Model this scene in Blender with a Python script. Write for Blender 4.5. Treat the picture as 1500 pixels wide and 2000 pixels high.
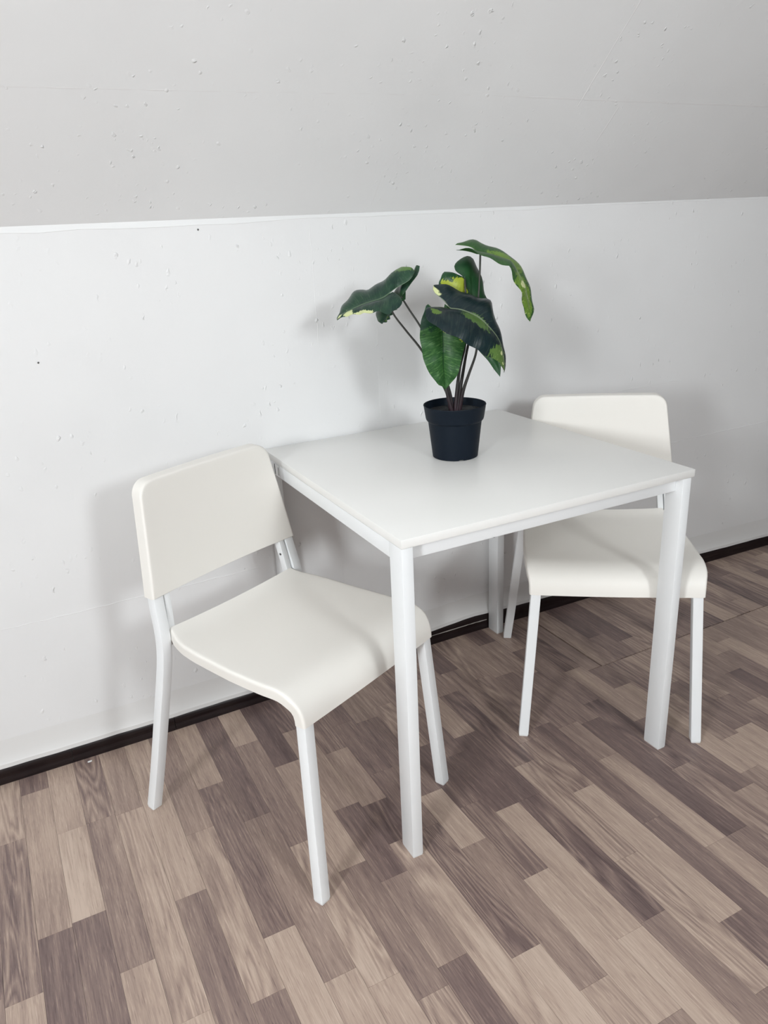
import bpy, bmesh, math, random
from mathutils import Vector, Matrix

for o in list(bpy.data.objects):
    bpy.data.objects.remove(o)
C = bpy.context.scene.collection
S = bpy.context.scene
rnd = random.Random(7)

# ------------------------------------------------------------------ camera
cam_d = bpy.data.cameras.new('camera')
cam = bpy.data.objects.new('camera', cam_d)
C.objects.link(cam)
cam_d.sensor_fit = 'HORIZONTAL'
cam_d.sensor_width = 36.0
cam_d.lens = 1512.27 / 1500 * 36.0
cam_d.clip_start = 0.02
CAM_POS = Vector((-0.60917, -1.14992, 1.28375))
CAM_ROT = Matrix(((0.885418, 0.197972, -0.420526),
                  (-0.462726, 0.290173, -0.837666),
                  (-0.043809, 0.936273, 0.348531)))
cam.matrix_world = Matrix.Translation(CAM_POS) @ CAM_ROT.to_4x4()
S.camera = cam

# ------------------------------------------------------------------ world, lamps, exposure
W = bpy.data.worlds.new('world')
S.world = W
W.use_nodes = True
wn = W.node_tree
bg = wn.nodes['Background']
sky = wn.nodes.new('ShaderNodeTexSky')
sky.sky_type = 'HOSEK_WILKIE'
sky.turbidity = 6.0
sky.sun_direction = Vector((0.3, 0.8, 0.5)).normalized()
wn.links.new(sky.outputs['Color'], bg.inputs['Color'])
bg.inputs['Strength'].default_value = 0.6


def area(name, loc, target, sx, sy, power, col):
    d = bpy.data.lights.new(name, 'AREA')
    d.shape = 'RECTANGLE'
    d.size, d.size_y, d.energy, d.color = sx, sy, power, col
    o = bpy.data.objects.new(name, d)
    o.location = loc
    o.rotation_euler = (Vector(target) - Vector(loc)).to_track_quat('-Z', 'Y').to_euler()
    C.objects.link(o)
    return o


# daylight entering through the two windows of the room (left wall, and wall behind the camera)
area('daylight_left', (-2.76, -1.78, 1.62), (0.0, -1.78, 1.62), 0.50, 0.64, 77.0, (0.93, 0.98, 1.0))
area('daylight_front', (0.38, -2.89, 1.90), (0.38, 0.0, 1.90), 0.44, 0.50, 34.5, (0.93, 0.98, 1.0))

vs = S.view_settings
vs.view_transform = 'Standard'
vs.look = 'None'
vs.exposure = 0.0
vs.gamma = 1.0
vs.use_curve_mapping = False


# ------------------------------------------------------------------ helpers
def mat(name, col, rough=0.5, spec=0.5, metal=0.0):
    m = bpy.data.materials.new(name)
    m.use_nodes = True
    b = m.node_tree.nodes['Principled BSDF']
    b.inputs['Base Color'].default_value = (*col, 1)
    b.inputs['Roughness'].default_value = rough
    b.inputs['Specular IOR Level'].default_value = spec
    b.inputs['Metallic'].default_value = metal
    return m


class NT:
    """tiny node-tree builder"""
    def __init__(self, m):
        self.t = m.node_tree
        self.b = self.t.nodes['Principled BSDF']

    def n(self, kind, **kw):
        nd = self.t.nodes.new(kind)
        for k, v in kw.items():
            if k.startswith('i_'):
                nd.inputs[k[2:].replace('_', ' ')].default_value = v
            else:
                setattr(nd, k, v)
        return nd

    def l(self, a, b):
        self.t.links.new(a, b)

    def math(self, op, a, b=None, c=None, clamp=False):
        nd = self.t.nodes.new('ShaderNodeMath')
        nd.operation = op
        nd.use_clamp = clamp
        for i, v in enumerate((a, b, c)):
            if v is None:
                continue
            if isinstance(v, (int, float)):
                nd.inputs[i].default_value = v
            else:
                self.l(v, nd.inputs[i])
        return nd.outputs[0]

    def noise(self, vec, scale, detail=2.0, rough=0.5, dist=0.0):
        nd = self.n('ShaderNodeTexNoise')
        nd.inputs['Scale'].default_value = scale
        nd.inputs['Detail'].default_value = detail
        nd.inputs['Roughness'].default_value = rough
        nd.inputs['Distortion'].default_value = dist
        self.l(vec, nd.inputs['Vector'])
        return nd.outputs['Fac']

    def mapr(self, v, a, b, c, d):
        nd = self.n('ShaderNodeMapRange')
        self.l(v, nd.inputs[0])
        for i, q in enumerate((a, b, c, d)):
            nd.inputs[i + 1].default_value = q
        return nd.outputs[0]

    def mix(self, f, a, b, kind='MIX'):
        nd = self.n('ShaderNodeMix', data_type='RGBA', blend_type=kind)
        for i, v in ((0, f), (6, a), (7, b)):
            if isinstance(v, (int, float)):
                nd.inputs[i].default_value = v
            elif isinstance(v, tuple):
                nd.inputs[i].default_value = (*v, 1) if len(v) == 3 else v
            else:
                self.l(v, nd.inputs[i])
        return nd.outputs[2]

    def ramp(self, v, stops):
        nd = self.n('ShaderNodeValToRGB')
        e = nd.color_ramp.elements
        while len(e) < len(stops):
            e.new(0.5)
        for i, (p, c) in enumerate(stops):
            e[i].position = p
            e[i].color = (*c, 1)
        self.l(v, nd.inputs[0])
        return nd.outputs[0]

    def bump(self, h, strength, dist):
        nd = self.n('ShaderNodeBump')
        nd.inputs['Strength'].default_value = strength
        nd.inputs['Distance'].default_value = dist
        self.l(h, nd.inputs['Height'])
        self.l(nd.outputs[0], self.b.inputs['Normal'])


def obj(name, verts, faces, m=None, parent=None, smooth=None, uvs=None, solid=0.0):
    me = bpy.data.meshes.new(name)
    me.from_pydata([tuple(v) for v in verts], [], faces)
    if uvs is not None:
        ul = me.uv_layers.new(name='UVMap')
        for lp in me.loops:
            ul.data[lp.index].uv = uvs[lp.vertex_index]
    bm = bmesh.new()
    bm.from_mesh(me)
    bmesh.ops.recalc_face_normals(bm, faces=bm.faces)
    if solid:
        bmesh.ops.solidify(bm, geom=bm.faces[:], thickness=solid)
    bm.to_mesh(me)
    bm.free()
    if smooth is not None:
        me.polygons.foreach_set('use_smooth', [True] * len(me.polygons))
        me.set_sharp_from_angle(angle=math.radians(smooth))
    if m:
        me.materials.append(m)
    o = bpy.data.objects.new(name, me)
    C.objects.link(o)
    if parent:
        o.parent = parent
    return o


def tag(o, label=None, cat=None, kind=None, group=None):
    for k, v in (('label', label), ('category', cat), ('kind', kind), ('group', group)):
        if v:
            o[k] = v
    return o


def struct(o):
    o['kind'] = 'structure'
    return o


def box_bm(boxes, bevel=0.0, seg=2):
    """boxes: list of (lo, hi); returns verts, faces of all boxes bevelled"""
    V, F = [], []
    for lo, hi in boxes:
        bm = bmesh.new()
        bmesh.ops.create_cube(bm, size=1.0)
        for v in bm.verts:
            v.co = Vector([lo[i] + (v.co[i] + 0.5) * (hi[i] - lo[i]) for i in range(3)])
        if bevel:
            bmesh.ops.bevel(bm, geom=bm.edges[:], offset=bevel, segments=seg, profile=0.5, affect='EDGES')
        bm.verts.index_update()
        b = len(V)
        V += [v.co.copy() for v in bm.verts]
        F += [[b + v.index for v in f.verts] for f in bm.faces]
        bm.free()
    return V, F


def box(name, lo, hi, m, parent=None, bevel=0.0, seg=2):
    V, F = box_bm([(lo, hi)], bevel, seg)
    return obj(name, V, F, m, parent, 25 if bevel else None)


def catmull(pts, n):
    """resample a polyline smoothly (Catmull-Rom), n points uniform in arc length"""
    P = [Vector(p) for p in pts]
    if len(P) == 1:
        return [P[0]] * n
    D = []
    for i in range(len(P) - 1):
        p0 = P[max(i - 1, 0)]
        p1, p2 = P[i], P[i + 1]
        p3 = P[min(i + 2, len(P) - 1)]
        for k in range(8):
            t = k / 8
            D.append(0.5 * ((2 * p1) + (p2 - p0) * t + (2 * p0 - 5 * p1 + 4 * p2 - p3) * t * t
                            + (3 * p1 - p0 - 3 * p2 + p3) * t ** 3))
    D.append(P[-1])
    L = [0.0]
    for a, b in zip(D, D[1:]):
        L.append(L[-1] + (b - a).length)
    out, j = [], 0
    for i in range(n):
        s = L[-1] * i / (n - 1)
        while j < len(L) - 2 and L[j + 1] < s:
            j += 1
        q = (s - L[j]) / max(L[j + 1] - L[j], 1e-9)
        out.append(D[j].lerp(D[j + 1], min(max(q, 0), 1)))
    return out


def sweep(path, section, side):
    """sweep a closed 2D section [(a, b)] along path; a runs along 'side', b across it"""
    V, F = [], []
    for i, p in enumerate(path):
        t = (path[min(i + 1, len(path) - 1)] - path[max(i - 1, 0)]).normalized()
        s = (side - t * side.dot(t)).normalized()
        u = t.cross(s)
        sec = section(i / (len(path) - 1)) if callable(section) else section
        n = len(sec)
        V += [p + s * a + u * b for a, b in sec]
    for i in range(len(path) - 1):
        for k in range(n):
            F.append([i * n + k, i * n + (k + 1) % n, (i + 1) * n + (k + 1) % n, (i + 1) * n + k])
    F.append(list(range(n))[::-1])
    F.append([(len(path) - 1) * n + k for k in range(n)])
    return V, F


def rsquare(a, b, r, k=2):
    out = []
    for cx, cy, a0 in ((a - r, b - r, 0), (-a + r, b - r, 90), (-a + r, -b + r, 180), (a - r, -b + r, 270)):
        for i in range(k + 1):
            t = math.radians(a0 + 90 * i / k)
            out.append((cx + r * math.cos(t), cy + r * math.sin(t)))
    return out


# ------------------------------------------------------------------ materials
def wall_material(name, tint):
    m = mat(name, tint, 0.62, 0.25)
    t = NT(m)
    pos = t.n('ShaderNodeNewGeometry').outputs['Position']
    fine = t.noise(pos, 70, 1, 0.6)
    mott = t.noise(pos, 3.0, 2, 0.6)
    # trowel marks: clusters of short slanted nicks and pimples
    pick = t.mapr(t.noise(pos, 4.2, 1, 0.6), 0.42, 0.58, 0.0, 1.0)
    bend = t.math('MULTIPLY', fine, 0.018)
    off = t.n('ShaderNodeCombineXYZ')
    for k in range(3):
        t.l(bend, off.inputs[k])
    wp = t.n('ShaderNodeVectorMath', operation='ADD')
    t.l(pos, wp.inputs[0])
    t.l(off.outputs[0], wp.inputs[1])
    nick = None
    for rot, scl, seed, lim in ((0.6, (1.0, 1.0, 0.42), 0.0, 0.50), (-0.9, (1.0, 1.0, 0.6), 5.3, 0.60)):
        mp = t.n('ShaderNodeMapping')
        mp.inputs['Location'].default_value = (seed, 0, seed * .37)
        mp.inputs['Rotation'].default_value = (0.1, rot, 0.2)
        mp.inputs['Scale'].default_value = scl
        t.l(wp.outputs[0], mp.inputs[0])
        vo = t.n('ShaderNodeTexVoronoi')
        vo.inputs['Scale'].default_value = 48
        t.l(mp.outputs[0], vo.inputs['Vector'])
        k = t.mapr(vo.outputs['Distance'], 0.06, 0.20, 1.0, 0.0)
        sel = t.n('ShaderNodeSeparateColor')
        t.l(vo.outputs['Color'], sel.inputs[0])
        k = t.math('MULTIPLY', k, t.mapr(sel.outputs[0], lim, 1.0, 0.0, 1.3))
        nick = k if nick is None else t.math('ADD', nick, k)
    h = t.math('ADD', t.math('MULTIPLY', fine, 0.10), t.math('MULTIPLY', t.math('MULTIPLY', nick, pick), 0.8))
    t.bump(h, 0.9, 0.0020)
    c = t.mix(t.mapr(mott, 0.35, 0.7, 0.0, 1.0), tint, tuple(q * 0.965 for q in tint))
    t.l(c, t.b.inputs['Base Color'])
    return m


M_wall = wall_material('painted_plaster', (0.845, 0.84, 0.84))
M_ceil = wall_material('painted_plaster_ceiling', (0.86, 0.86, 0.862))
M_dim = mat('bounce_dimming_wall', (0.42, 0.42, 0.42), 0.7)      # unseen walls left of and behind the viewer, greyed to cut bounce light
M_fillet = mat('white_paint_gloss', (0.85, 0.85, 0.85), 0.45)
M_trim = mat('white_painted_wood', (0.78, 0.77, 0.76), 0.5)


def base_material():
    m = mat('dark_brown_baseboard', (0.015, 0.009, 0.009), 0.34, 0.3)
    t = NT(m)
    pos = t.n('ShaderNodeNewGeometry').outputs['Position']
    mp = t.n('ShaderNodeMapping')
    mp.inputs['Scale'].default_value = (2, 30, 60)
    t.l(pos, mp.inputs[0])
    c = t.ramp(t.noise(mp.outputs[0], 6, 3), [(0.3, (0.009, 0.0050, 0.0056)), (0.7, (0.020, 0.0115, 0.0115))])
    t.l(c, t.b.inputs['Base Color'])
    return m


M_base = base_material()
M_chip = mat('bare_wood_edge', (0.42, 0.39, 0.36), 0.7)


def wood_material():
    m = mat('laminate_oak', (0.4, 0.33, 0.29), 0.42, 0.4)
    t = NT(m)
    pos = t.n('ShaderNodeNewGeometry').outputs['Position']

    def at(nm):
        a = t.n('ShaderNodeAttribute', attribute_type='OBJECT', attribute_name=nm).outputs['Fac']
        g = t.n('ShaderNodeAttribute', attribute_type='GEOMETRY', attribute_name=nm).outputs['Fac']
        return t.math('ADD', a, g)
    tone, seed = at('tone'), at('seed')
    off = t.n('ShaderNodeCombineXYZ')
    t.l(t.math('MULTIPLY', seed, 37.0), off.inputs[0])
    t.l(t.math('MULTIPLY', seed, 91.0), off.inputs[1])
    t.l(t.math('MULTIPLY', seed, 53.0), off.inputs[2])
    add = t.n('ShaderNodeVectorMath', operation='ADD')
    t.l(pos, add.inputs[0])
    t.l(off.outputs[0], add.inputs[1])
    P = add.outputs[0]

    def scaled(sx, sy):
        mp = t.n('ShaderNodeMapping')
        mp.inputs['Scale'].default_value = (sx, sy, 1)
        t.l(P, mp.inputs[0])
        return mp.outputs[0]
    drift = t.noise(scaled(9, 1.6), 1.0, 3, 0.55, 0.8)            # slow tone drift along a strip
    mid_ = t.noise(scaled(55, 3.2), 1.0, 4, 0.6, 0.8)             # broad grain bands
    streak = t.noise(scaled(330, 11), 1.0, 3, 0.62, 0.25)         # fibres
    pore = t.noise(scaled(520, 26), 1.0, 2, 0.6, 0.3)             # limed pores
    # cathedral figure: contour lines of a stretched noise field
    fld = t.noise(scaled(16, 1.5), 1.0, 2, 0.45, 0.3)
    ring = t.math('PINGPONG', t.math('MULTIPLY', fld, 13.0), 0.5)
    ring = t.mapr(ring, 0.0, 0.5, -0.5, 0.5)
    s2 = t.math('FRACT', t.math('MULTIPLY', seed, 7.31))
    cath = t.math('MULTIPLY', t.mapr(s2, 0.55, 0.75, 0.12, 1.0), ring)
    v = t.math('ADD', t.math('MULTIPLY', t.math('SUBTRACT', tone, 0.5), 0.86), 0.495)
    v = t.math('ADD', v, t.math('MULTIPLY', t.math('SUBTRACT', drift, 0.5), 0.55))
    v = t.math('ADD', v, t.math('MULTIPLY', t.math('SUBTRACT', mid_, 0.5), 0.55))
    v = t.math('ADD', v, t.math('MULTIPLY', t.math('SUBTRACT', streak, 0.5), 0.50))
    v = t.math('ADD', v, t.math('MULTIPLY', cath, 0.30))
    v = t.math('ADD', v, t.math('MULTIPLY', t.mapr(pore, 0.58, 0.70, 0.0, 1.0), 0.20))
    v = t.math('SUBTRACT', v, t.math('MULTIPLY', t.mapr(pore, 0.40, 0.30, 0.0, 1.0), 0.18))
    col = t.ramp(v, [(0.0, (0.108, 0.073, 0.071)), (0.28, (0.196, 0.137, 0.126)), (0.5, (0.312, 0.227, 0.192)),
                     (0.75, (0.455, 0.342, 0.278)), (1.0, (0.585, 0.460, 0.378))])
    # knots
    vo = t.n('ShaderNodeTexVoronoi')
    vo.inputs['Scale'].default_value = 1.0
    t.l(scaled(9, 3.6), vo.inputs['Vector'])
    kn = t.mapr(vo.outputs['Distance'], 0.035, 0.085, 0.85, 0.0)
    ks = t.n('ShaderNodeSeparateColor')
    t.l(vo.outputs['Color'], ks.inputs[0])
    kn = t.math('MULTIPLY', kn, t.math('GREATER_THAN', ks.outputs[0], 0.72))
    col = t.mix(kn, col, (0.07, 0.045, 0.042))
    t.l(col, t.b.inputs['Base Color'])
    t.l(t.mapr(v, 0.0, 1.0, 0.36, 0.48), t.b.inputs['Roughness'])
    t.bump(t.math('ADD', streak, pore), 0.10, 0.0006)
    return m


M_wood = wood_material()
M_under = mat('dark_underlay', (0.03, 0.022, 0.02), 0.9)


def white_material(name, col, rough, spec=0.5, grain=0.0):
    m = mat(name, col, rough, spec)
    t = NT(m)
    pos = t.n('ShaderNodeTexCoord').outputs['Object']
    c = t.mix(t.mapr(t.noise(pos, 5, 3), 0.3, 0.7, 0.0, 1.0), col, tuple(q * 0.985 for q in col))
    t.l(c, t.b.inputs['Base Color'])
    if grain:
        t.bump(t.noise(pos, 900, 2), grain, 0.0004)
    return m


M_plastic = white_material('offwhite_plastic', (0.865, 0.835, 0.785), 0.42, 0.4, 0.12)
M_metal = white_material('white_lacquered_steel', (0.86, 0.872, 0.88), 0.36, 0.5)
M_top = white_material('white_melamine', (0.875, 0.866, 0.842), 0.28, 0.5)
M_cap = white_material('white_plastic_cap', (0.76, 0.76, 0.755), 0.5)
M_dark = mat('shadow_gap', (0.02, 0.02, 0.02), 0.8)
M_screw = mat('steel_screw', (0.12, 0.12, 0.12), 0.35, 0.5, 0.8)


def pot_material():
    m = mat('black_blue_plastic', (0.0036, 0.0082, 0.0158), 0.55, 0.18)
    t = NT(m)
    pos = t.n('ShaderNodeTexCoord').outputs['Object']
    t.bump(t.noise(pos, 500, 2), 0.15, 0.0005)
    return m


M_pot = pot_material()
M_soil = mat('dark_soil', (0.012, 0.014, 0.017), 0.9)
NT(M_soil).bump(NT(M_soil).noise(NT(M_soil).n('ShaderNodeTexCoord').outputs['Object'], 120, 3), 0.8, 0.004)


def stem_material():
    m = mat('dark_petiole', (0.03, 0.03, 0.028), 0.45)
    t = NT(m)
    sx = t.n('ShaderNodeSeparateXYZ')
    t.l(t.n('ShaderNodeTexCoord').outputs['Object'], sx.inputs[0])
    c = t.ramp(t.mapr(sx.outputs[2], 0.10, 0.42, 0.0, 1.0),
               [(0.0, (0.040, 0.018, 0.028)), (0.22, (0.028, 0.026, 0.024)), (1.0, (0.040, 0.042, 0.034))])
    t.l(c, t.b.inputs['Base Color'])
    return m


M_stem = stem_material()


def leaf_material(name, dark, mid, patches, vein_c, vein=0.35, rough=0.34, rib_c=None, sweep_=0.22, speck=None):
    """u runs from lobe end (0) to tip (1), v from one edge (0) over the midrib (.5) to the other (1).
    patches: (u0, v0, ru, rv, colour) blotches of variegation with ragged rims"""
    m = mat(name, dark, rough, 0.32)
    t = NT(m)
    uv = t.n('ShaderNodeUVMap', uv_map='UVMap').outputs[0]
    sp = t.n('ShaderNodeSeparateXYZ')
    t.l(uv, sp.inputs[0])
    u, v = sp.outputs[0], sp.outputs[1]
    side = t.math('ABSOLUTE', t.math('SUBTRACT', v, 0.5))
    # lateral veins sweep forwards towards the margin
    ph = t.math('SUBTRACT', u, t.math('MULTIPLY', side, sweep_))
    cx = t.n('ShaderNodeCombineXYZ')
    t.l(t.math('MULTIPLY', ph, 60.0), cx.inputs[0])
    t.l(t.math('MULTIPLY', side, 5.0), cx.inputs[1])
    vn = t.noise(cx.outputs[0], 1.0, 3, 0.6)
    ct = t.n('ShaderNodeTexCoord').outputs['Object']
    blot = t.noise(ct, 24, 3, 0.6)
    col = t.mix(t.mapr(blot, 0.38, 0.66, 0.0, 1.0), dark, mid)
    col = t.mix(t.math('MULTIPLY', t.mapr(vn, 0.5, 0.72, 0.0, 1.0), vein), col, vein_c)
    rag = t.noise(cx.outputs[0], 0.9, 4, 0.7)
    rag2 = t.noise(ct, 95, 3, 0.65)
    for (u0, v0, ru, rv, pc) in patches:
        du = t.math('DIVIDE', t.math('SUBTRACT', u, u0), ru)
        dv = t.math('DIVIDE', t.math('SUBTRACT', v, v0), rv)
        d = t.math('SQRT', t.math('ADD', t.math('MULTIPLY', du, du), t.math('MULTIPLY', dv, dv)))
        d = t.math('ADD', d, t.math('MULTIPLY', t.math('SUBTRACT', rag, 0.5), 1.3))
        d = t.math('ADD', d, t.math('MULTIPLY', t.math('SUBTRACT', rag2, 0.5), 1.6))
        col = t.mix(t.mapr(d, 0.92, 1.06, 1.0, 0.0), col, pc)
    if speck:      # small pale flecks towards the tip
        fl_ = t.mapr(t.noise(ct, 140, 2, 0.6), 0.62, 0.68, 0.0, 1.0)
        fl_ = t.math('MULTIPLY', fl_, t.mapr(u, speck, speck + .12, 0.0, 0.9))
        col = t.mix(fl_, col, (0.50, 0.56, 0.22))
    rib = t.mapr(side, 0.008, 0.020, 1.0, 0.0)
    col = t.mix(t.math('MULTIPLY', rib, 0.8), col, rib_c or vein_c)
    t.l(col, t.b.inputs['Base Color'])
    t.bump(t.math('SUBTRACT', vn, t.math('MULTIPLY', rib, 0.5)), 0.22, 0.003)
    return m


GRN, YEL, CRM = (0.105, 0.185, 0.035), (0.36, 0.42, 0.045), (0.62, 0.66, 0.34)
M_leaf = [
    leaf_material('leaf_left', (0.010, 0.034, 0.026), (0.022, 0.066, 0.034), [(0.80, 0.80, 0.075, 0.26, CRM), (0.60, 0.97, 0.14, 0.07, CRM), (0.93, 0.70, 0.05, 0.14, CRM), (0.12, 0.05, 0.10, 0.10, (0.10, 0.19, 0.05))], (0.13, 0.20, 0.12), 0.28),
    leaf_material('leaf_left_behind', (0.014, 0.040, 0.028), (0.025, 0.075, 0.030), [(0.75, 0.85, 0.10, 0.08, GRN)], (0.06, 0.12, 0.06)),
    leaf_material('leaf_top_right', (0.022, 0.075, 0.022), (0.040, 0.115, 0.028), [(0.45, 0.42, 0.16, 0.10, (0.14, 0.25, 0.04)), (0.76, 0.70, 0.24, 0.34, (0.15, 0.26, 0.04)), (0.55, 0.30, 0.05, 0.16, (0.12, 0.22, 0.04)), (0.66, 0.80, 0.03, 0.10, CRM), (0.78, 0.6, 0.025, 0.08, CRM)], (0.10, 0.19, 0.06), 0.3, 0.36, None, 0.22, 0.52),
    leaf_material('leaf_top_centre', (0.016, 0.060, 0.024), (0.024, 0.085, 0.028), [(0.27, 0.66, 0.12, 0.15, YEL), (0.20, 0.86, 0.09, 0.13, YEL), (0.36, 0.62, 0.07, 0.10, GRN), (0.42, 0.70, 0.10, 0.12, (0.06, 0.14, 0.03))], (0.03, 0.09, 0.03), 0.2, 0.36, (0.012, 0.035, 0.02)),
    leaf_material('leaf_front_dark', (0.006, 0.016, 0.020), (0.009, 0.024, 0.027), [(0.45, 0.57, 0.13, 0.10, (0.085, 0.155, 0.045)), (0.84, 0.76, 0.15, 0.26, (0.10, 0.18, 0.045)), (0.80, 0.68, 0.018, 0.06, CRM), (0.90, 0.80, 0.02, 0.05, CRM), (0.14, 0.78, 0.05, 0.07, GRN), (0.02, 0.42, 0.07, 0.14, CRM)], (0.20, 0.25, 0.16), 0.10, 0.32, None, 0.22, 0.72),
    leaf_material('leaf_front_green', (0.018, 0.075, 0.020), (0.032, 0.110, 0.026), [(0.30, 0.56, 0.05, 0.06, YEL), (0.40, 0.92, 0.04, 0.05, YEL), (0.15, 0.2, 0.14, 0.3, (0.012, 0.045, 0.024))], (0.12, 0.26, 0.08), 0.80, 0.42, (0.012, 0.045, 0.018), 0.10),
]

# ------------------------------------------------------------------ room shell
WY = 0.768                       # knee wall plane
WZ = 1.312                       # knee wall height
SL = math.radians(43)
X0, X1, Y0, ZC = -2.8, 2.42, -2.95, 2.45
YC = WY - (ZC - WZ) / math.tan(SL)   # where the slope meets the flat ceiling


# line of the uneven wall foot: x, front of the baseboard, its height
BL = [(-3.0, .728, .045), (-0.78, .732, .044), (-0.41, .7315, .042), (-0.10, .7355, .040), (0.10, .7405, .042), (0.30, .747, .044), (0.50, .755, .048),
      (0.66, .7545, .056), (0.86, .746, .052), (1.20, .739, .048), (1.67, .731, .044), (2.06, .715, .040), (2.6, .706, .040)]


def bl(x):
    for (xa, ya, za), (xb, yb, zb) in zip(BL, BL[1:]):
        if xa <= x <= xb:
            q = (x - xa) / (xb - xa)
            return ya + (yb - ya) * q, za + (zb - za) * q
    return BL[-1][1:]


def wy(x):
    return sum(bl(x + d)[0] for d in (-.12, -.06, 0, .06, .12)) / 5 + 0.0135


NW = 64
WX = [X0 - 0.1 + (X1 - X0 + 0.2) * i / NW for i in range(NW + 1)]
V, F = [], []
for x in WX:
    V += [(x, wy(x), -0.05), (x, wy(x), WZ + 0.004), (x, WY + 0.14, WZ + 0.004), (x, WY + 0.14, -0.05)]
for i in range(NW):
    for k in range(4):
        F.append([i * 4 + k, i * 4 + (k + 1) % 4, i * 4 + 4 + (k + 1) % 4, i * 4 + 4 + k])
F += [[0, 1, 2, 3], [NW * 4 + k for k in range(4)]]
wall_back = struct(obj('wall_back', V, F, M_wall, None, 30))


def slab(name, quad, thick, m):
    q = [Vector(p) for p in quad]
    n = (q[1] - q[0]).cross(q[2] - q[0]).normalized() * thick
    V = q + [p + n for p in q]
    F = [[0, 1, 2, 3], [7, 6, 5, 4]] + [[i, i + 4, (i + 1) % 4 + 4, (i + 1) % 4] for i in range(4)]
    return struct(obj(name, V, F, m))


V, F = [], []
for x in WX:
    V += [(x, wy(x) + (wy(x) - YC) * 0.004, WZ - (ZC - WZ) * 0.004), (x, YC, ZC), (x, YC + 0.07, ZC + 0.07), (x, wy(x) + 0.08, WZ + 0.075)]
for i in range(NW):
    for k in range(4):
        F.append([i * 4 + k, i * 4 + (k + 1) % 4, i * 4 + 4 + (k + 1) % 4, i * 4 + 4 + k])
F += [[0, 1, 2, 3], [NW * 4 + k for k in range(4)]]
ceil_slope = struct(obj('ceiling', V, F, M_ceil, None, 30))
slab('ceiling.001', [(X0 - .1, YC, ZC), (X0 - .1, Y0 - .1, ZC), (X1 + .1, Y0 - .1, ZC), (X1 + .1, YC, ZC)], -0.1, M_ceil)


def wall_with_hole(name, axis, at, span, zspan, hole, hz, thick):
    """wall of four boxes around one window opening"""
    a0, a1 = span
    h0, h1 = hole
    rects = [((a0, zspan[0]), (h0, zspan[1])), ((h1, zspan[0]), (a1, zspan[1])),
             ((h0, zspan[0]), (h1, hz[0])), ((h0, hz[1]), (h1, zspan[1]))]
    bx = []
    for (p, z0), (q, z1) in rects:
        if axis == 'x':
            bx.append(((min(at, at + thick), p, z0), (max(at, at + thick), q, z1)))
        else:
            bx.append(((p, min(at, at + thick), z0), (q, max(at, at + thick), z1)))
    V, F = box_bm(bx)
    return struct(obj(name, V, F, M_dim))


wall_with_hole('wall_left', 'x', X0, (Y0, WY), (-0.05, ZC), (-2.10, -1.46), (1.22, 2.02), -0.14)
wall_with_hole('wall_front', 'y', Y0, (X0, X1), (-0.05, ZC), (0.08, 0.68), (1.56, 2.24), -0.14)
struct(box('wall_right', (X1, Y0, -0.05), (X1 + 0.12, WY, ZC), mat('bounce_absorbing_wall', (0.11, 0.105, 0.10), 0.7)))  # unseen wall, its dark colour added to reduce bounce on the right side


def window(name, axis, at, a, z):
    root = bpy.data.objects.new(name, None)
    C.objects.link(root)
    struct(root)

    def bxx(nm, p, q, m, d0, d1):
        if axis == 'x':
            return box(nm, (at + d0, p[0], p[1]), (at + d1, q[0], q[1]), m, root)
        return box(nm, (p[0], at + d0, p[1]), (q[0], at + d1, q[1]), m, root)
    f = 0.05
    bxx('frame_side', (a[0], z[0]), (a[0] + f, z[1]), M_fillet, -0.10, -0.05)
    bxx('frame_side', (a[1] - f, z[0]), (a[1], z[1]), M_fillet, -0.10, -0.05)
    bxx('frame_rail', (a[0] + f, z[0]), (a[1] - f, z[0] + f), M_fillet, -0.10, -0.05)
    bxx('frame_rail', (a[0] + f, z[1] - f), (a[1] - f, z[1]), M_fillet, -0.10, -0.05)
    g = mat('window_glass', (1, 1, 1), 0.02)
    g.node_tree.nodes['Principled BSDF'].inputs['Transmission Weight'].default_value = 1.0
    bxx('pane', (a[0] + f, z[0] + f), (a[1] - f, z[1] - f), g, -0.078, -0.072)


window('window_1', 'x', X0, (-2.10, -1.46), (1.22, 2.02))
window('window_2', 'y', Y0, (0.08, 0.68), (1.56, 2.24))

# plaster fillet where knee wall and slope meet: thin bright ledge, uneven
V, F = [], []
N = 60
for i in range(N + 1):
    x = X0 + (X1 - X0) * i / N
    w = 0.0125 if x < 0.1 else (0.0085 if x < 0.9 else 0.004)
    w *= 0.75 + 0.5 * rnd.random()
    y = wy(x)
    V += [(x, y + .002, WZ + 0.004), (x, y - 0.0006, WZ + 0.0035), (x, y - 0.0006 - w * 0.07, WZ - w), (x, y + .002, WZ - w - 0.0008)]
for i in range(N):
    for k in range(4):
        F.append([i * 4 + k, i * 4 + (k + 1) % 4, i * 4 + 4 + (k + 1) % 4, i * 4 + 4 + k])
struct(obj('trim_1', V, F, M_fillet))

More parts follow.
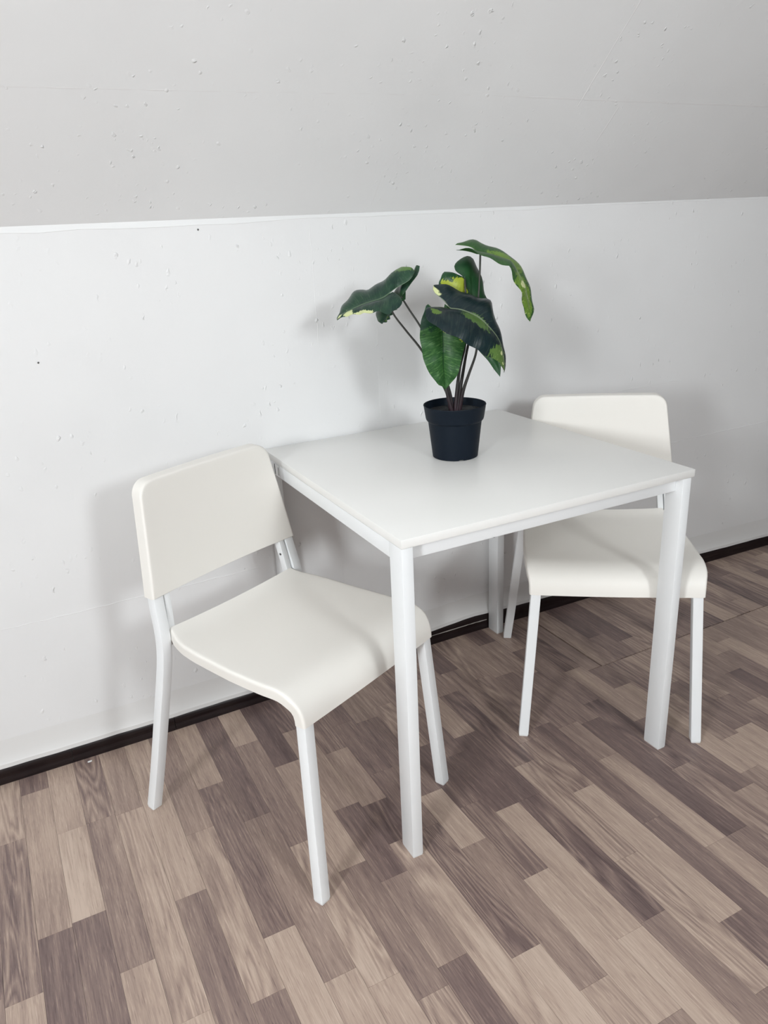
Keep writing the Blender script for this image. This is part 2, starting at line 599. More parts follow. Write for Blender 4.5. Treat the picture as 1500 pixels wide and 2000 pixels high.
# raised seams between the wall boards, nail hole
def seam(parent, a, b, w, h, nrm, wob=0.0015):
    """thin uneven plaster ridge from a to b on a surface with normal nrm"""
    a, b, nrm = Vector(a), Vector(b), Vector(nrm)
    t = (b - a).normalized()
    s = t.cross(nrm)
    V, F = [], []
    n = max(4, int((b - a).length / 0.03))
    for i in range(n + 1):
        p = a.lerp(b, i / n) + s * rnd.uniform(-wob, wob)
        if nrm.y < -0.9:
            p.y = wy(p.x)
        else:
            p = Vector(sp(p.x, math.hypot(wy(p.x) - p.y, p.z - WZ)))
        k = rnd.uniform(0.4, 1.0)
        V += [p - s * w - nrm * h * 0.4, p + nrm * h * k, p + s * w - nrm * h * 0.4]
    for i in range(n):
        F += [[i * 3, i * 3 + 1, i * 3 + 4, i * 3 + 3], [i * 3 + 1, i * 3 + 2, i * 3 + 5, i * 3 + 4]]
    return obj('plaster_seam', V, F, M_wall, parent)


NB = (0, -1, 0)
seam(wall_back, (-1.0, WY, 0.412), (-0.05, WY, 0.413), 0.0014, 0.0014, NB)
seam(wall_back, (0.80, WY, 0.722), (1.50, WY, 0.735), 0.0014, 0.0008, NB)
seam(wall_back, (1.30, WY, 0.512), (2.20, WY, 0.524), 0.0015, 0.0016, NB)
seam(wall_back, (0.355, WY, 1.02), (0.357, WY, 0.50), 0.0012, 0.0007, NB)
seam(wall_back, (0.178, WY, 1.30), (0.181, WY, 0.95), 0.0012, 0.0006, NB)
seam(wall_back, (0.205, WY, 0.62), (0.206, WY, 0.12), 0.0012, 0.0006, NB)
cs, sn = math.cos(SL), math.sin(SL)
NS = (0, -sn, -cs)


def sp(x, s):
    q = s / math.hypot(wy(x) - YC, ZC - WZ)          # along the slope from the wall head to the flat ceiling
    return (x, wy(x) + (YC - wy(x)) * q, WZ + (ZC - WZ) * q)


s_h = 0.325
seam(ceil_slope, sp(-1.0, s_h), sp(2.3, s_h), 0.0034, 0.00026, NS, 0.0005)
seam(ceil_slope, sp(0.82, s_h), sp(0.82, 0.95), 0.0030, 0.0005, NS, 0.0005)
seam(ceil_slope, sp(0.345, 0.04), sp(0.345, s_h), 0.0028, 0.0003, NS, 0.0005)
seam(ceil_slope, sp(0.95, 0.22), sp(0.95, s_h), 0.0028, 0.0004, NS, 0.0005)
seam(ceil_slope, sp(0.34, s_h + .08), sp(0.34, 0.6), 0.0028, 0.0003, NS, 0.0005)
bmn = bmesh.new()
bmesh.ops.create_icosphere(bmn, subdivisions=2, radius=0.0022)
hole_me = bpy.data.meshes.new('nail_head')
bmn.to_mesh(hole_me)
bmn.free()
hole_me.materials.append(M_screw)
for hx, hz in ((-0.105, 1.290), (-0.50, 1.028)):
    h = bpy.data.objects.new('nail_head', hole_me)
    h.location = (hx, wy(hx) - 0.0005, hz)
    h.scale = (1, 0.5, 1)
    h.parent = wall_back
    C.objects.link(h)

# baseboard: follows the uneven wall foot; three pieces
def strip(name, x0, x1, prof, m, n):
    """extrude prof(y, z of the baseboard) along x"""
    V, F = [], []
    k = 0
    for i in range(n + 1):
        x = x0 + (x1 - x0) * i / n
        sec = prof(*bl(x), x)
        k = len(sec)
        V += [(x, yy, zz) for yy, zz in sec]
    for i in range(n):
        for j in range(k):
            F.append([i * k + j, i * k + (j + 1) % k, (i + 1) * k + (j + 1) % k, (i + 1) * k + j])
    F += [list(range(k)), [n * k + j for j in range(k)]]
    return obj(name, V, F, m, None, 30)


def base_prof(y, z, x):
    return [(wy(x) + .004, 0.0), (y, 0.0), (y, 0.010), (y + 0.003, 0.016), (y + 0.003, 0.020), (y + 0.001, 0.024),
            (y + 0.001, z - 0.010), (y + 0.003, z - 0.004), (y + 0.006, z), (wy(x) + .004, z)]


def band_prof(y, z, x):
    e = 0.0008 * math.sin(x * 23) + 0.0006 * math.sin(x * 61)
    w = wy(x)
    return [(w + .004, z - 0.001), (y + 0.003 + e, z - 0.001), (y + 0.0034 + e, z + 0.010), (y + 0.0050 + e, z + 0.0125),
            (w - 0.0036, z + 0.034), (w - 0.0012, z + 0.060), (w + .001, z + 0.085)]


cuts = [X0, -0.605, -0.337, 0.735, X1]
for i in range(4):
    b_ = strip('baseboard_back' if i == 0 else 'baseboard_back.%03d' % i, cuts[i] + 0.0006, cuts[i + 1] - 0.0006, base_prof, M_base, 26)
    struct(b_)
    if i == 2:
        V, F = [], []
        for k in range(31):
            x = 0.30 + 0.41 * k / 30
            y = bl(x)[0]
            w = 0.0007 + 0.0012 * rnd.random()
            V += [(x, y - 0.0004, 0.0245 - w + 0.008), (x, y - 0.0004, 0.0245 + w + 0.008), (x, y + 0.002, 0.0325)]
        for k in range(30):
            F += [[k * 3, k * 3 + 1, k * 3 + 4, k * 3 + 3], [k * 3 + 1, k * 3 + 2, k * 3 + 5, k * 3 + 4], [k * 3 + 2, k * 3, k * 3 + 3, k * 3 + 5]]
        tag(obj('chipped_edge', V, F, M_chip, b_), 'pale bare line where the brown coating is chipped')
struct(strip('trim_2', X0, X1, band_prof, M_trim, 140))

# ------------------------------------------------------------------ floor: every laminate strip is a plank
floor = struct(box('floor', (X0 - .1, Y0 - .1, -0.06), (X1 + .1, WY + .02, -0.0085), M_under))
PW, PX = 0.0648, -0.738
ROWS = {  # row: (joints from the wall towards the viewer, tones of the pieces)
    -1: ([.504, .066], [.74, .42, .80]), 0: ([.661, .19], [.30, .68, .24]), 1: ([.475, .198], [.76, .86, .27]),
    2: ([.476, .034], [.50, .45, .84]), 3: ([.47, -.119], [.58, .70, .9]), 4: ([.53, .148, -.30], [.82, .88, .42, .8]),
    5: ([.319, -.146], [.50, .74, .42]), 6: ([.458, -.028], [.70, .34, .86]), 7: ([.295, -.172], [.24, .46, .78]),
    8: ([.572, .168, -.22], [.74, .52, .80, .84]), 9: ([.44, .049, -.285], [.18, .72, .36, .62]),
    10: ([.564, .22, -.02, -.248], [.30, .62, .30, .50, .20]), 11: ([.422, .20, .064, -.50], [.36, .58, .24, .82, .5]),
    12: ([.52, .29, .066, -.299], [.4, .28, .34, .36, .92]), 13: ([.50, .16, -.027, -.41], [.5, .36, .84, .52, .8]),
    14: ([.54, .323, .08, -.162, -.52], [.4, .55, .28, .34, .82, .5]), 15: ([.45, .25, .028, -.364], [.42, .32, .22, .84, .86]),
    16: ([.60, .306, .028, -.359], [.45, .64, .20, .24, .44]), 17: ([.49, .132, -.221], [.5, .34, .66, .58]),
    18: ([.589, .20, -.012, -.432], [.24, .5, .48, .84, .36]), 19: ([.51, .235, -.168], [.56, .44, .30, .38]),
    20: ([.489, .20, .047, -.286], [.56, .34, .52, .66, .70]), 21: ([.667, .45, .184, -.286], [.24, .48, .40, .22, .36]),
    22: ([.581, .25, -.07, -.38], [.56, .26, .22, .44, .6]), 23: ([.406, .12, -.20], [.30, .58, .38, .64]),
    24: ([.375, .265, -.163], [.44, .36, .66, .48]), 25: ([.375, .16, -.052], [.5, .42, .50, .72]),
    26: ([.52, .375, .20, -.039], [.22, .34, .52, .36, .76]), 27: ([.457, .375, .081], [.20, .52, .58, .32]),
    28: ([.60, .375, .029], [.42, .58, .40, .62]), 29: ([.375, .155], [.34, .54, .28]), 30: ([.50, .375, .24], [.6, .42, .66, .4]),
}
CUT = 0.375
row_lo, row_hi = -32, 56
cube = bpy.data.meshes.new('plank')
V, F = box_bm([((-.5, -.5, -1), (.5, .5, 0))])
cube.from_pydata([tuple(v) for v in V], [], F)
cube.materials.append(M_wood)
ri = CAM_ROT.transposed()


def in_view(x0, x1, y0, y1):
    us, vv, ok = [], [], False
    for x in (x0, x1):
        for y in (y0, (y0 + y1) / 2, y1):
            q = ri @ (Vector((x, y, 0)) - CAM_POS)
            if q.z > -0.05:
                continue
            ok = True
            us.append(750 + 1512.27 * q.x / -q.z)
            vv.append(1000 - 1512.27 * q.y / -q.z)
    return ok and max(us) > -25 and min(us) < 1525 and max(vv) > -25 and min(vv) < 2030


pieces = []
for k in range(row_lo, row_hi):
    xa, xb = PX + PW * k, PX + PW * (k + 1)
    if xb > X1 + 0.05 or xa < X0 - 0.05:
        continue
    js, ts = ROWS.get(k, ([], []))
    js, ts = list(js), list(ts)
    if not js:
        y = .76 - rnd.uniform(0.05, .35)
        while y > 0.2:
            js.append(round(y, 3))
            y -= rnd.uniform(0.24, 0.46)
        if k >= 31:
            js = [j for j in js if abs(j - CUT) > .08] + [CUT]
            js.sort(reverse=True)
        ts = [rnd.choice((.22, .34, .42, .5, .58, .66, .76)) for _ in range(len(js) + 1)]
    y = js[-1]
    while y > Y0:
        y -= rnd.uniform(0.26, 0.46)
        js.append(y)
        ts.append(rnd.choice((.22, .34, .42, .5, .6, .7, .82)))
    ys = [WY - 0.004] + js
    for i in range(len(ys) - 1):
        ya, yb = ys[i + 1], ys[i]
        if ya < Y0:
            ya = Y0
        if yb - ya < 0.01:
            continue
        pieces.append([xa, xb, ya, yb, ts[i], k])

G = 0.0002
far_V, far_F, far_t, far_s = [], [], [], []
count = 0
for xa, xb, ya, yb, tone, k in pieces:
    a, b, c, d = xa + G, xb - G, ya + G, yb - G
    if k >= 24 and ya >= CUT - 1e-4:      # the sawn-out patch: open gap along its two edges
        if k == 24:
            b = 0.8675
        if k == 25:
            a = 0.8730
        if abs(ya - CUT) < 1e-4:
            c = CUT + 0.0022 + 0.0016 * math.sin(k * 1.7)
    elif k >= 25 and abs(yb - CUT) < 1e-4:
        d = CUT - 0.0018
    sd = rnd.random()
    if in_view(a, b, c, d) and count < 300:
        o = bpy.data.objects.new('plank', cube)
        o.location = ((a + b) / 2, (c + d) / 2, rnd.uniform(-0.00012, 0.0))
        o.scale = (b - a, d - c, 0.008)
        o['tone'] = tone + rnd.uniform(-.03, .03)
        o['seed'] = sd
        o.parent = floor
        C.objects.link(o)
        count += 1
    else:
        n = len(far_V)
        for z in (0, -0.008):
            far_V += [(a, c, z), (b, c, z), (b, d, z), (a, d, z)]
        far_F += [[n, n + 1, n + 2, n + 3]] + [[n + i, n + 4 + i, n + 4 + (i + 1) % 4, n + (i + 1) % 4] for i in range(4)]
        far_t += [tone] * 5
        far_s += [sd] * 5
fp = obj('plank_field', far_V, far_F, M_wood, floor)
fp['kind'] = 'stuff'
for nm, dat in (('tone', far_t), ('seed', far_s)):
    at_ = fp.data.attributes.new(nm, 'FLOAT', 'FACE')
    at_.data.foreach_set('value', dat)
print('planks in view', count)

# ------------------------------------------------------------------ table
table = bpy.data.objects.new('dining_table', None)
C.objects.link(table)
tag(table, 'small square white table against the wall between the two chairs', 'table')
TS, TH, TT = 0.75, 0.7423, 0.0175
box('table_top', (0, 0, TH - TT), (TS - 0.0025, TS, TH), M_top, table, 0.0009, 2)
LW, LD, OV = 0.0250, 0.0490, 0.0100
RZ = 0.691
ZT = TH - TT - 0.0006
for sx, x_a in ((0, 0.0004), (1, TS - OV - LW)):
    x_b = x_a + LW
    for y_a in (0.0012, TS - LD - 0.0012):
        lg = box('leg', (x_a, y_a, 0.003), (x_b, y_a + LD, ZT), M_metal, table, 0.0018, 2)
        V, F = box_bm([((x_a + .0012, y_a + .0012, 0), (x_b - .0012, y_a + LD - .0012, 0.0026))])
        obj('foot_cap', V, F, M_cap, lg)
    box('end_rail', (x_a, LD + 0.0016, RZ), (x_b, TS - LD - 0.0016, ZT), M_metal, table, 0.0015, 2)
x_a, x_b = 0.0004 + LW + 0.0004, TS - OV - LW - 0.0004
for y_a in (0.0215, TS - 0.0215 - 0.018):
    box('side_rail', (x_a, y_a, RZ), (x_b, y_a + 0.018, ZT), M_metal, table, 0.0015, 2)
# joint plate at the far end of the left rail, with two dark slits and a screw
jp = box('joint_plate', (-0.0006, 0.640, RZ + 0.003), (0.0003, 0.690, ZT - 0.001), M_cap, table, 0.0003, 1)
for y_, w_, z0, z1 in ((0.672, 0.0016, RZ + .004, ZT - .002), (0.6465, 0.0010, RZ + .006, ZT - .006)):
    obj('slit', *box_bm([((-0.0012, y_ - w_, z0), (-0.0005, y_ + w_, z1))]), M_dark, jp)
bm = bmesh.new()
bmesh.ops.create_cone(bm, cap_ends=True, segments=16, radius1=0.004, radius2=0.004, depth=0.003)
sme = bpy.data.meshes.new('screw')
bm.to_mesh(sme)
bm.free()
sme.materials.append(M_screw)
sc_ = bpy.data.objects.new('screw', sme)
sc_.parent = table
sc_.location = (0.225, 0.0305, RZ - 0.0014)
C.objects.link(sc_)

# ------------------------------------------------------------------ chairs (local: x to the sitter's left, -y forward)
def chair_profile():
    # seat centre line (forward distance f, height z), rear edge to front lip
    return [(-.4425, .481), (-.430, .476), (-.410, .4715), (-.375, .469), (-.30, .467), (-.22, .4665), (-.15, .468), (-.105, .4705),
            (-.083, .470), (-.061, .464), (-.044, .453), (-.033, .438), (-.0275, .421), (-.0260, .403)]


def build_chair():
    root = bpy.data.objects.new('dining_chair', None)
    C.objects.link(root)
    # --- seat shell
    prof = catmull([(0, -f, z) for f, z in chair_profile()], 34)

    def hw(f):
        tab = [(-.4425, .1885), (-.434, .1915), (-.41, .2005), (-.38, .2085), (-.34, .2130), (-.22, .2180), (-.12, .2190), (-.05, .2160), (-.032, .2115), (-.022, .2095)]
        for (a, wa), (b, wb) in zip(tab, tab[1:]):
            if f <= b:
                q = min(max((f - a) / (b - a), 0), 1)
                return wa + (wb - wa) * q
        return tab[-1][1]
    us = [-1, -.97, -.9, -.75, -.5, -.25, 0, .25, .5, .75, .9, .97, 1]
    V, F = [], []
    rows = []
    n = len(prof)
    for i, p in enumerate(prof):
        t = (prof[min(i + 1, n - 1)] - prof[max(i - 1, 0)]).normalized()
        nrm = Vector((1, 0, 0)).cross(t)           # upward normal of the shell
        if nrm.z < 0 and i < n // 2:
            nrm = -nrm
        if nrm.dot(Vector((0, -1, 1))) < 0:
            nrm = -nrm
        f = -p.y
        w = hw(f)
        r = 0.0048
        flat = min(max((-.03 - f) / .05, 0), 1)     # dish fades towards the front lip
        rear = min(max((f + .4425) / .02, 0), 1)
        rim = 0.024 * (0.55 + 0.45 * rear)
        row = []
        sec = [(-w, -rim), (-w, -r * 1.7), (-w, -r), (-w + r * .22, -r * .45), (-w + r * .6, -r * .12), (-w + r, 0), (-w + r * 1.8, 0)]
        sec += [(u * (w - r), -0.007 * flat * (1 - u * u)) for u in us[2:-2]]
        sec += [(w - r * 1.8, 0), (w - r, 0), (w - r * .6, -r * .12), (w - r * .22, -r * .45), (w, -r), (w, -r * 1.7), (w, -rim)]
        bow = -0.004 * (1 - flat)
        for x, h in sec:
            q = p + nrm * h
            q.x = x
            if i > n - 8:
                q.z += bow * (1 - (x / w) ** 2) * 0.6
            row.append(len(V))
            V.append(q)
        rows.append(row)
    # rear edge: turn down 14 mm
    last = rows[0]
    row = []
    for j in last:
        q = V[j].copy()
        q.y += 0.001
        q.z -= 0.012
        row.append(len(V))
        V.append(q)
    rows.insert(0, row)
    for ra, rb in zip(rows, rows[1:]):
        for j in range(len(ra) - 1):
            F.append([ra[j], ra[j + 1], rb[j + 1], rb[j]])
    obj('seat', V, F, M_plastic, root, 40, None, 0.0035)
    # --- backrest shell: tapered panel with rounded top corners and a deep rim
    zb, zt, wb, wt, R = 0.557, 0.802, 0.2139, 0.1815, 0.036
    fb, ft = -.447, -.480

    def edge_pts():
        pts = [(-wb, zb), ]
        for s in (-1, 1):
            seq = []
            for k in range(9):
                a = math.radians(90 * k / 8)
                cx, cz = wt + 0.0040 - R, zt - R
                seq.append((s * (cx + R * math.cos(a)), cz + R * math.sin(a)))
            if s == -1:
                pts += seq
            else:
                pts += seq[::-1]
        pts.append((wb, zb))
        return pts
    ep = edge_pts()
    out = []
    for (xa, za), (xb_, zb_) in zip(ep, ep[1:]):         # densify straight runs
        m_ = max(1, int(math.hypot(xb_ - xa, zb_ - za) / 0.03))
        for k in range(m_):
            out.append((xa + (xb_ - xa) * k / m_, za + (zb_ - za) * k / m_))
    out.append(ep[-1])
    m_ = 14
    for k in range(1, m_):
        out.append((wb - 2 * wb * k / m_, zb))
    cxz = (0.0, (zb + zt) / 2)

    def face_f(x, z):
        f = fb + (ft - fb) * (z - zb) / (zt - zb)
        return f - 0.010 * (1 - min(1.0, (x / 0.2) ** 2))    # shallow hollow for the back
    V, F = [], []
    nout = len(out)
    e = 0.0045
    rings = []
    for s_, ins, back in ((0.35, 0, 0), (0.65, 0, 0), (0.88, 0, 0), (1, e * 1.7, 0), (1, e, .0001), (1, e * .62, .0006), (1, e * .25, .0020), (1, .0001, .0046), (1, 0, .0080), (1, -0.0004, 0.0300)):
        ring = []
        for (x, z) in out:
            bottom = z < zb + 1e-6
            dx, dz = x - cxz[0], z - cxz[1]
            L = math.hypot(dx, dz)
            if s_ < 1:
                px, pz = cxz[0] + dx * s_, cxz[1] + dz * s_
            else:
                px = x - ins * (1 if x > 0 else -1) * min(1, abs(x) / 0.15)
                pz = z - (ins if z > zt - R else 0) + (ins * .3 if bottom else 0)
            bb = back
            if bottom and abs(x) < wb - 1e-6:
                bb = min(back, 0.004)
            ring.append(len(V))
            V.append(Vector((px, -(face_f(px, pz) - bb), pz)))
        rings.append(ring)
    c_ = len(V)
    V.append(Vector((cxz[0], -face_f(*cxz), cxz[1])))
    for k in range(nout):
        F.append([c_, rings[0][k], rings[0][(k + 1) % nout]])
    for ra, rb in zip(rings, rings[1:]):
        for k in range(nout):
            F.append([ra[k], ra[(k + 1) % nout], rb[(k + 1) % nout], rb[k]])
    obj('backrest', V, F, M_plastic, root, 40, None, 0.0030)
    # --- steel legs, 25 mm square tube
    h = 0.0124
    sq = rsquare(h, h, 0.0022)
    for s in (-1, 1):
        X = Vector((1, 0, 0))
        p0, p1 = Vector((s * .2178, .0135, .004)), Vector((s * .1930, .0425, .412))
        lg = obj('front_leg', *sweep(catmull([p0, p0.lerp(p1, .5), p1], 6), sq, X), M_metal, root, 25)
        obj('foot_cap', *sweep([Vector((s * .2180, .0134, 0)), Vector((s * .2178, .0135, .0045))], rsquare(h - .0008, h - .0008, .0025), X), M_cap, lg)
        path = [(s * .2486, .5280, .004), (s * .2372, .5030, .12), (s * .2245, .4745, .26), (s * .2140, .4535, .37), (s * .2085, .4465, .425), (s * .2045, .4480, .475),
                (s * .1970, .4640, .557), (s * .1845, .4770, .65), (s * .1690, .4930, .765)]
        rl = obj('rear_leg', *sweep(catmull(path, 34), sq, X), M_metal, root, 25)
        obj('foot_cap', *sweep([Vector((s * .2488, .5284, 0)), Vector((s * .2486, .5280, .0045))], rsquare(h - .0008, h - .0008, .0025), X), M_cap, rl)
        # inner bracket that ties backrest and seat together
        br_ = [(s * .1860, .4500, .440), (s * .1795, .4545, .50), (s * .1695, .4710, .60)]
        bk = obj('back_bracket', *sweep(catmull(br_, 8), rsquare(.0078, .0095, .0015), X), M_metal, root, 25)
        so = bpy.data.objects.new('screw', sme)
        so.parent = bk
        so.location = (s * .1697, .4570, .520)
        so.rotation_euler = (0, math.radians(90), 0)
        so.scale = (0.75, 0.75, 0.6)
        C.objects.link(so)
        # seat rail under the shell
        obj('seat_rail', *sweep(catmull([(s * .1740, .0600, .441), (s * .1750, .20, .442), (s * .1770, .415, .444)], 8), rsquare(.009, .009, .002), X), M_metal, root, 25)
    for y_ in (0.085, 0.400):
        obj('cross_bar', *sweep([Vector((-.165, y_, .441)), Vector((.165, y_, .441))], rsquare(.010, .010, .002), Vector((0, 1, 0))), M_metal, root, 25)
    return root


def copy_tree(o, parent=None):
    c = o.copy()
    C.objects.link(c)
    c.parent = parent
    for ch in o.children:
        copy_tree(ch, c)
    return c


chair = build_chair()
chair_b = copy_tree(chair)
chair.location, chair.rotation_euler = (-0.0097, 0.0783, 0), (0, 0, 0.4255)
chair_b.location, chair_b.rotation_euler = (0.6385, 0.0957, 0), (0, 0, -0.6065)
tag(chair, 'off-white plastic chair left of the table, standing clear of its top', 'chair', None, 'white dining chairs')
tag(chair_b, 'off-white plastic chair right of the table, seat pushed partly under the table top', 'chair', None, 'white dining chairs')

# ------------------------------------------------------------------ potted plant on the table
plant = bpy.data.objects.new('potted_plant', None)
C.objects.link(plant)
tag(plant, 'green variegated foliage plant in a black plastic pot on the table', 'plant')
plant.location = (0.3763, 0.4075, TH + 0.0003)
plant.rotation_euler = (0, 0, math.atan2(-.534, .845))
# pot: lathe with a stepped collar and drain notches in the foot
prof = [(0.0, 0.006), (0.048, 0.006), (0.0535, 0.000), (0.0552, 0.0008), (0.0562, 0.010), (0.0648, 0.088), (0.0660, 0.0885), (0.0692, 0.0925), (0.0704, 0.0965),
        (0.0748, 0.1255), (0.0756, 0.1270), (0.0752, 0.1284), (0.0738, 0.1280), (0.0728, 0.1250), (0.0680, 0.0940), (0.0632, 0.088), (0.0560, 0.020), (0.0, 0.018)]
V, F = [], []
SEG = 96
for r, z in prof[1:-1]:
    for k in range(SEG):
        a = 2 * math.pi * k / SEG
        zz = z
        if r < 0.058 and z < 0.007:
            q = (math.degrees(a) + 79.5) % 360
            if q < 10:
                zz = max(z, 0.0030)
        V.append((r * math.cos(a), r * math.sin(a), zz))
nr = len(prof) - 2
for i in range(nr - 1):
    for k in range(SEG):
        F.append([i * SEG + k, i * SEG + (k + 1) % SEG, (i + 1) * SEG + (k + 1) % SEG, (i + 1) * SEG + k])
F.append(list(range(SEG))[::-1])
F.append([(nr - 1) * SEG + k for k in range(SEG)])
obj('pot', V, F, M_pot, plant, 35)
V, F = [(0, 0, 0.112)], []
for i in range(1, 7):
    for k in range(40):
        a = 2 * math.pi * k / 40
        r = 0.0705 * i / 6
        V.append((r * math.cos(a), r * math.sin(a), 0.110 + (0.004 * rnd.random() - 0.002 if i < 6 else 0) + (0.006 * math.exp(-((r * math.cos(a) - .03) ** 2 + (r * math.sin(a)) ** 2) / .0006))))
for k in range(40):
    F.append([0, 1 + k, 1 + (k + 1) % 40])
for i in range(5):
    for k in range(40):
        F.append([1 + i * 40 + k, 1 + i * 40 + (k + 1) % 40, 1 + (i + 1) * 40 + (k + 1) % 40, 1 + (i + 1) * 40 + k])
obj('soil', V, F, M_soil, plant, 60)

# leaves: (across, away, up) in millimetres from the pot foot; halves a and b are
# (sinus edge, margin), both running from the lobe end to the tip
LEAVES = [
    dict(mid=[(-151,-20,388),(-165,-23,381),(-197,-27,373),(-218,-30,366),(-241,-30,357),(-262,-30,348),(-268,-30,337)],
         a=([(-88,20,434),(-100,10,417),(-132,0,401),(-139,-10,396)],
            [(-88,20,434),(-94,30,442),(-115,40,447),(-125,50,443),(-150,53,426),(-194,57,398),(-215,60,397),(-233,50,393),(-244,40,384),(-256,30,369),(-264,10,357),(-266,-10,347),(-268,-30,337)]),
         b=([(-116,-50,372),(-118,-40,384),(-130,-30,392),(-138,-20,395)],
            [(-116,-50,372),(-118,-61,368),(-134,-72,357),(-143,-80,353),(-156,-80,356),(-173,-80,359),(-195,-75,355),(-208,-64,354),(-223,-53,351),(-245,-45,348),(-256,-37,343),(-268,-30,337)]),
         petiole=[(-151,-15,387),(-140,-8,347),(-109,0,302),(-77,0,260),(-39,0,196),(-17,0,154),(-8,0,107)]),
    dict(mid=[(-121,20,380),(-136,23,361),(-154,27,339),(-171,30,319)],
         a=([(-77,50,445),(-81,43,428),(-97,37,409),(-110,30,392)],
            [(-77,50,445),(-87,59,446),(-95,67,433),(-134,70,394),(-169,70,365),(-185,64,340),(-183,47,327),(-171,30,319)]),
         b=([(-120,10,369),(-119,15,373),(-119,20,376)],
            [(-120,10,369),(-124,5,362),(-142,0,345),(-155,15,327),(-171,30,319)]),
         petiole=[(-121,20,380),(-102,16,349),(-76,12,308),(-37,9,230),(-14,7,163),(-4,5,105)]),
    dict(mid=[(62,20,468),(91,22,462),(121,25,452),(139,27,436),(155,30,412),(167,28,383),(174,25,355),(178,23,333),(177,20,313)],
         a=([(6,40,489),(18,33,488),(39,27,484),(53,20,475)],
            [(6,40,489),(16,57,493),(41,73,497),(62,90,490),(87,90,478),(115,90,465),(140,90,446),(163,80,421),(173,70,401),(180,60,374),(188,47,343),(183,33,329),(177,20,313)]),
         b=([(8,0,479),(24,7,477),(41,13,473),(54,20,468)],
            [(8,0,479),(22,-6,482),(36,-12,480),(52,-18,474),(68,-22,466),(92,-25,453),(119,-28,443),(125,-28,439),(135,-25,413),(145,-22,394),(154,-17,379),(158,-5,358),(162,8,336),(177,20,313)]),
         petiole=[(62,20,468),(61,20,428),(58,20,377),(50,20,315),(33,17,263),(19,11,192),(11,6,144),(6,0,104)]),
    dict(mid=[(27,40,413),(32,44,393),(47,48,359),(75,44,300),(97,32,235),(109,20,186)],
         a=([(3,60,441),(6,53,431),(18,47,422),(23,40,418)],
            [(3,60,441),(8,70,450),(19,80,457),(34,90,460),(49,100,453),(61,93,429),(69,85,403),(77,77,371),(85,70,358),(93,57,336),(103,45,304),(113,32,253),(109,20,186)]),
         b=([(-20,40,431),(-2,40,429),(14,40,422),(23,40,418)],
            [(-20,40,431),(-25,33,427),(-28,25,418),(-34,21,405),(-28,25,382),(-7,29,346),(35,27,280),(77,24,228),(109,20,186)]),
         petiole=[(27,40,413),(28,30,391),(31,20,328),(26,10,264),(14,0,218),(7,0,170),(1,0,104)]),
    dict(mid=[(-5,-60,357),(13,-62,355),(36,-65,347),(58,-67,335),(79,-70,315),(96,-65,294),(107,-60,271),(114,-55,237),(114,-50,209)],
         a=([(-44,-30,407),(-45,-35,395),(-33,-40,383),(-20,-45,372),(-11,-50,360)],
            [(-44,-30,407),(-38,-21,408),(-19,-13,406),(2,-4,398),(26,0,385),(52,0,375),(76,0,372),(85,0,365),(88,-9,351),(94,-17,330),(102,-26,302),(110,-33,277),(115,-39,243),(119,-44,220),(114,-50,209)]),
         b=([(-59,-90,363),(-44,-80,364),(-28,-70,363),(-11,-60,358)],
            [(-59,-90,363),(-61,-105,358),(-59,-119,348),(-45,-130,334),(-25,-130,319),(-2,-130,308),(23,-125,292),(43,-114,278),(65,-103,261),(89,-86,246),(107,-68,229),(114,-50,209)]),
         petiole=[(-5,-55,357),(11,-51,350),(37,-46,324),(51,-36,282),(50,-24,249),(34,-13,201),(20,-6,158),(10,0,104)]),
    dict(mid=[(-27,-30,326),(-26,-32,307),(-25,-34,275),(-25,-34,228),(-23,-32,187),(-22,-30,169)],
         a=([(-57,-40,367),(-46,-35,356),(-34,-30,338)],
            [(-57,-40,367),(-63,-45,361),(-73,-49,331),(-77,-54,307),(-75,-54,279),(-72,-53,257),(-65,-51,228),(-51,-48,203),(-38,-42,184),(-27,-36,178),(-22,-30,169)]),
         b=([(-20,-20,364),(-23,-25,349),(-26,-30,335)],
            [(-20,-20,364),(-7,-24,353),(16,-27,317),(26,-31,278),(21,-35,257),(14,-39,228),(7,-38,204),(-9,-34,184),(-22,-30,169)]),
         petiole=[(-27,-25,326),(-26,-13,310),(-25,-6,262),(-23,-9,203),(-17,-8,154),(-5,-5,104)]),
]

LEAF_LABELS = ['dark leaf on the far left with a cream patch near its tip', 'narrow leaf tucked behind the far left leaf',
               'high arching leaf drooping to the right', 'upright leaf at the top with a yellow-green lobe',
               'very dark broad leaf in front', 'mid-green leaf hanging over the pot']


def mm(pts):
    return [(a / 1000, b / 1000, c / 1000) for a, b, c in pts]


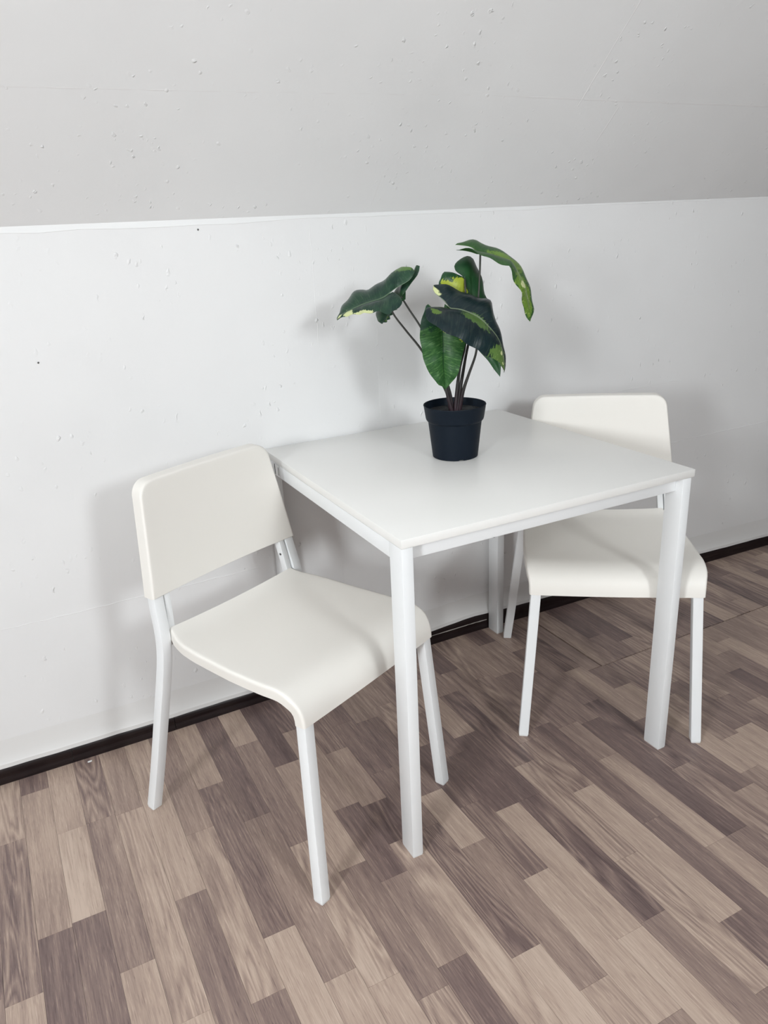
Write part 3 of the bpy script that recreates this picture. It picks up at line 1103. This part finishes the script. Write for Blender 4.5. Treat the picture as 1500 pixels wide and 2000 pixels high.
for li, L in enumerate(LEAVES):
    NS_, NM, NL = 9, 30, 9
    V, F, UV = [], [], []
    index = {}
    mid = catmull(mm(L['mid']), NM)
    for hi, key in enumerate(('a', 'b')):
        sinus, margin = L[key]
        inner = catmull(mm(sinus) + [tuple(mid[0])], NS_)[:-1] + mid
        outer = catmull(mm(margin), len(inner))
        rows = []
        nI = len(inner)
        for i in range(nI):
            row = []
            t = (inner[min(i + 1, nI - 1)] - inner[max(i - 1, 0)]).normalized()
            acr = outer[i] - inner[i]
            nrm = acr.cross(t)
            if nrm.length > 1e-9:
                nrm.normalize()
            if nrm.dot(Vector((0, -1, 1))) < 0:
                nrm = -nrm
            for j in range(NL):
                q = j / (NL - 1)
                if j == 0 and i >= NS_ - 1:
                    kk = ('m', i)
                    if kk in index:
                        row.append(index[kk])
                        continue
                    index[kk] = len(V)
                p = inner[i].lerp(outer[i], q)
                p = p + nrm * (acr.length * 0.13 * 4 * q * (1 - q))
                p = p + nrm * (0.0022 * math.sin(i * 0.9 + hi * 2 + li) * q)      # gentle waves of the margin
                row.append(len(V))
                V.append(p)
                UV.append((i / (nI - 1), 0.5 + (-0.5 if hi == 0 else 0.5) * q))
            rows.append(row)
        for ra, rb in zip(rows, rows[1:]):
            for j in range(NL - 1):
                f = [ra[j], ra[j + 1], rb[j + 1], rb[j]]
                f2 = []
                for q in f:
                    if q not in f2:
                        f2.append(q)
                if len(f2) > 2:
                    F.append(f2)
    lf = obj('leaf', V, F, M_leaf[li], plant, 70, UV, 0.0008)
    lf['label'] = LEAF_LABELS[li]
    pth = catmull(mm(L['petiole']), 26)
    circ = lambda q: [((0.0022 + 0.0034 * q ** 2.5) * math.cos(2 * math.pi * k / 10), (0.0022 + 0.0034 * q ** 2.5) * math.sin(2 * math.pi * k / 10)) for k in range(10)]
    obj('petiole', *sweep(pth, circ, Vector((1, 0, 0))), M_stem, plant, 60)

# ------------------------------------------------------------------ small things
bm = bmesh.new()
bmesh.ops.create_icosphere(bm, subdivisions=2, radius=0.0042)
for v in bm.verts:
    v.co = Vector((v.co.x * 1.5, v.co.y * 0.8, v.co.z * 0.45)) * rnd.uniform(0.85, 1.15)
me = bpy.data.meshes.new('paint_flake')
bm.to_mesh(me)
bm.free()
me.materials.append(M_trim)
fl = bpy.data.objects.new('paint_flake', me)
fl.location = (-0.568, 0.712, 0.0017)
C.objects.link(fl)
tag(fl, 'tiny white paint flake on the floor below the baseboard at far left', 'debris')
